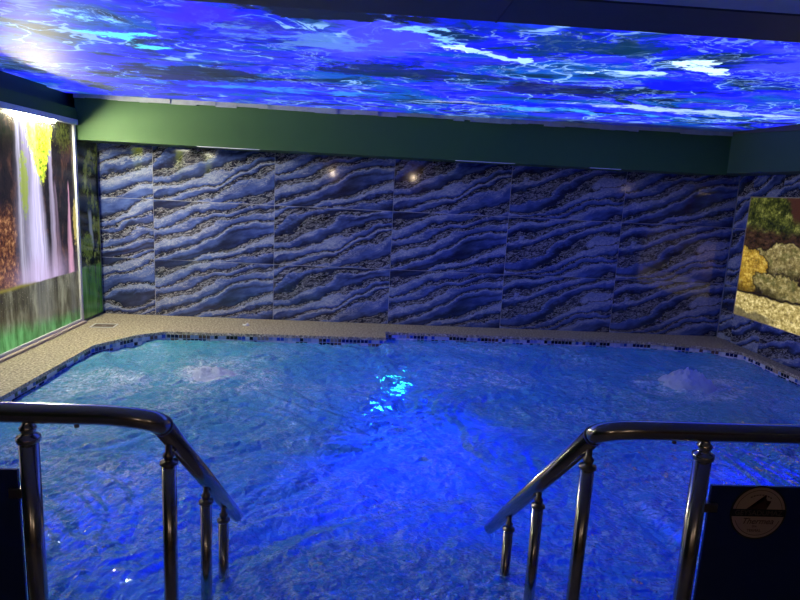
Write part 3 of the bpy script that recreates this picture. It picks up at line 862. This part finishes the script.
# ------------------------------------------------------------------ railings
RAIL_R = 0.0255
def bez(p0, p1, p2, n=14):
    p0, p1, p2 = map(Vector, (p0, p1, p2))
    return [(1-t)**2*p0 + 2*t*(1-t)*p1 + t*t*p2 for t in (i/n for i in range(n+1))]
def text_mesh(body, size, shear=0.0):
    cu = bpy.data.curves.new('lettering', 'FONT'); cu.body = body; cu.size = size; cu.align_x = 'CENTER'; cu.align_y = 'CENTER'
    cu.shear = shear; cu.extrude = 0.0001; cu.resolution_u = 3
    o = bpy.data.objects.new('lettering', cu); col.objects.link(o)
    dg = bpy.context.evaluated_depsgraph_get()
    me = bpy.data.meshes.new_from_object(o.evaluated_get(dg))
    bpy.data.objects.remove(o); bpy.data.curves.remove(cu)
    return me

def railing(ring, end, xfar, deck_posts, panels, water_posts, label, badge_x=None):
    """ring: joint where the bend meets the sloped tube; end: its free end over the water; xfar: far end of the level rail"""
    ring, end = Vector(ring), Vector(end)
    xc = ring.x
    r = empty('railing', (xc, -4.75, 0.0)); tag(r, label, 'railing', 'bronze railings at the pool steps')
    org = r.location.copy()
    def put(o, parent=r):
        o.parent = parent
        if parent is r: o.location = -org
        return o
    sg = 1 if xfar > xc else -1
    yl, zl = -4.755, 0.80
    dv = (end-ring).normalized()
    pa = (xc+sg*0.135, yl, zl); pb = ring; pm = ring - dv*0.052
    def on_rail(yp): return ring + dv*((yp-ring.y)/dv.y)
    level = [(xfar, yl, zl), (xc+sg*0.4, yl, zl)] + bez(pa, pm, pb)
    put(MB().tube(level, RAIL_R, 28).build('top_rail', M['steel']))
    put(MB().tube([pb, end-dv*.006, end], RAIL_R, 28).build('sloped_rail', M['steel']))
    pbv = ring
    put(MB().tube([pbv-dv*.004, pbv+dv*.004], RAIL_R+.0014, 28).build('joint_ring', M['dark_steel']))
    put(MB().lathe([(.006, -.006), (.006, .004), (.0, .005)], xc+sg*0.20, yl, zl-RAIL_R-.002, 12).build('set_screw', M['dark_steel']))
    for xp in deck_posts:
        ps = put(MB().tube([(xp, yl, 0.0), (xp, yl, 0.725)], 0.0225, 24).build('post', M['steel']))
        ps_cap = MB().lathe([(.0225, .722), (.027, .726), (.0285, .733), (.027, .740), (.019, .744), (.015, .750), (.019, .757), (.020, .763),
                             (.014, .770), (.011, .778), (.011, .790)], xp, yl, 0, 24).build('cap', M['steel'], ps)
        MB().lathe([(.045, .0005), (.045, .006), (.030, .010), (.0235, .016)], xp, yl, 0, 24).build('base_flange', M['steel'], ps)
    for yp in water_posts:
        rp = on_rail(yp); xq = rp.x
        zt = rp.z - RAIL_R - 0.060
        zb = 0.0 if yp < -4.62 else (-0.24 if yp < -4.26 else -0.48)
        ps = put(MB().tube([(xq, yp, zb), (xq, yp, zt)], 0.0185, 22).build('post', M['steel']))
        MB().lathe([(.0185, zt-.002), (.0235, zt), (.0235, zt+.007), (.012, zt+.010), (.0115, zt+.016), (.015, zt+.021), (.015, zt+.028),
                    (.009, zt+.034), (.008, zt+.062)], xq, yp, 0, 20).build('cap', M['dark_steel'], ps)
        MB().lathe([(.038, zb+.0005), (.038, zb+.006), (.026, zb+.010), (.0195, zb+.015)], xq, yp, 0, 20).build('base_flange', M['steel'], ps)
    for (xa, xb) in panels:
        p = put(MB().box(xa, xb, yl-.005, yl+.005, 0.10, 0.652).bevel(.0015).build('panel', M['navy']))
        lo, hi = min(deck_posts, key=lambda q: abs(q-xa)), min(deck_posts, key=lambda q: abs(q-xb))
        for zc in (0.59, 0.20):
            for q, e, sgn in ((lo, xa, 1), (hi, xb, -1)):
                if abs(q-e) < 0.08:
                    x0, x1 = sorted((q+sgn*.018, e+sgn*.022))
                    MB().box(x0, x1, yl-.011, yl+.011, zc-.013, zc+.013).bevel(.002).build('clamp', M['dark_steel'], p)
        if badge_x and xa < badge_x < xb:
            bz, by = 0.577, yl-.0055
            MB().lathe([(.0785, 0.0), (.0785, .0004)], badge_x, by+.0002, bz, 48, 'Y', False).build('sticker_rim', M['black'], p)
            MB().lathe([(.0735, 0.0), (.0735, .0004)], badge_x, by-.0003, bz, 48, 'Y', False).build('sticker', M['cream'], p)
            # thin arc line near the rim and a second faint arc of small print above the emblem
            for rad, th, a0, a1, nm in ((.0655, .0014, .15, math.pi-.15, 'sticker_arc'), (.0655, .0014, math.pi+.35, 2*math.pi-.35, 'sticker_arc'), (.052, .0030, .95, math.pi-.95, 'sticker_small_print')):
                mb = MB(); prev = None
                for k in range(25):
                    a = a0+(a1-a0)*k/24
                    cur = [mb.bm.verts.new((badge_x+(rad+s*th/2)*math.cos(a), by-.0010, bz+(rad+s*th/2)*math.sin(a))) for s in (-1, 1)]
                    if prev and not (nm == 'sticker_small_print' and k % 3 == 0): mb.bm.faces.new((prev[0], prev[1], cur[1], cur[0]))
                    prev = cur
                mb.build(nm, M['maroon'], p)
            MB().box(badge_x-.0755, badge_x+.0755, by-.0014, by-.0008, bz-.0105, bz+.0105).build('sticker_band', M['black'], p)
            # rocky hill with a figure on top
            hill = [(-.036, .0105), (-.024, .014), (-.014, .019), (-.008, .028), (-.003, .031), (.004, .034), (.009, .033), (.0105, .043), (.0095, .048),
                    (.0125, .052), (.0155, .048), (.0150, .043), (.0190, .036), (.030, .0345), (.030, .0325), (.0195, .0325), (.0180, .024), (.0205, .0105)]
            mb = MB()
            f = mb.bm.faces.new([mb.bm.verts.new((badge_x+u, by-.0010, bz+w)) for u, w in hill])
            bmesh.ops.triangulate(mb.bm, faces=[f])
            mb.build('sticker_emblem', M['maroon'], p)
            for body, size, sh, dz, mt in (('GEYSADUMAZ', .0205, 0, -.0003, 'letter'), ('Thermea', .0245, .35, -.0245, 'maroon'), ('SPA', .0085, 0, -.0395, 'maroon'), ('TERMAL', .0110, 0, -.0515, 'maroon')):
                t = link('sticker_lettering', text_mesh(body, size, sh), p, (badge_x + (.0 if dz > -.03 else -.006), by-.0019, bz+dz))
                t.rotation_euler.x = math.pi/2
                t.data.materials.clear(); t.data.materials.append(M[mt])
    return r
railing((1.650, -4.735, 0.768), (1.655, -3.885, 0.030), -0.45, [1.333, 0.20, -0.40], [(0.245, 1.303), (-0.36, 0.155)], [-4.69, -4.34, -4.105],
        'bronze tube railing on the side of the waterfall picture, plain dark panels')
railing((2.770, -4.715, 0.764), (2.727, -3.842, -0.030), 5.80, [3.053, 4.25, 5.45], [(3.087, 4.205), (4.295, 5.405)], [-4.70, -4.37, -4.09],
        'bronze tube railing with a round sticker on its dark panel', badge_x=3.226)

# ------------------------------------------------------------------ small things on the coping, lamps on the rear wall
sk = empty('skimmer_lid', (-0.285, -0.555, 0.0)); tag(sk, 'small rectangular recessed lid in the sandy coping corner', 'drain cover')
fr = MB()
w, d = .105, .075
fr.box(-w, w, -d, -d+.010, .0005, .006); fr.box(-w, w, d-.010, d, .0005, .006); fr.box(-w, -w+.010, -d+.010, d-.010, .0005, .006); fr.box(w-.010, w, -d+.010, d-.010, .0005, .006)
fr.build('rim', M['white'], sk)
MB().box(-w+.011, w-.011, -d+.011, d-.011, .0005, .0025).build('lid', M['cavity'], sk)
MB().box(-.02, .02, -.006, .006, .0026, .0045).bevel(.001).build('grip', M['dark_steel'], sk)
sk.rotation_euler.z = 0.08
mb = MB().lathe([(.020, 0.0), (.024, .006), (.022, .016), (.013, .022), (.004, .024)], n=14)
for v_ in mb.bm.verts: v_.co.x *= 1.5; v_.co.z *= 1+.4*math.sin(v_.co.x*120)
tag(mb.build('white_fleck', M['white'], None, (0.99, -0.34, 0.0005)), 'tiny white scrap lying on the far coping', 'fleck')  # small lumpy white shape on the coping

for xs_, lab in ((1.23, 'warm wall lamp on the rear wall, nearer the waterfall picture'), (3.253, 'warm wall lamp on the rear wall, opposite the marble wall')):
    L = empty('wall_lamp', (xs_, YF, 1.69)); tag(L, lab, 'lamp', 'wall lamps on the rear wall')
    MB().box(-.05, .05, 0.0005, .02, -.09, .09).bevel(.004).build('back_plate', M['dark_steel'], L)
    MB().tube([(0, .02, 0), (0, .07, 0), (0, .09, .02)], .009, 12).build('arm', M['dark_steel'], L)
    MB().lathe([(.010, .02), (.018, .03), (.024, .05), (.024, .06), (.015, .075), (.0, .080)], 0, .09, 0, 20).build('bulb', M['bulb'], L)
    ld = bpy.data.lights.new('wall_lamp_glow', 'POINT'); ld.energy = LAMP_W; ld.color = (1.0, 0.80, 0.58); ld.shadow_soft_size = 0.05
    lo = bpy.data.objects.new('wall_lamp_glow', ld); col.objects.link(lo); lo.parent = L; lo.location = (0, 0.16, 0.06)
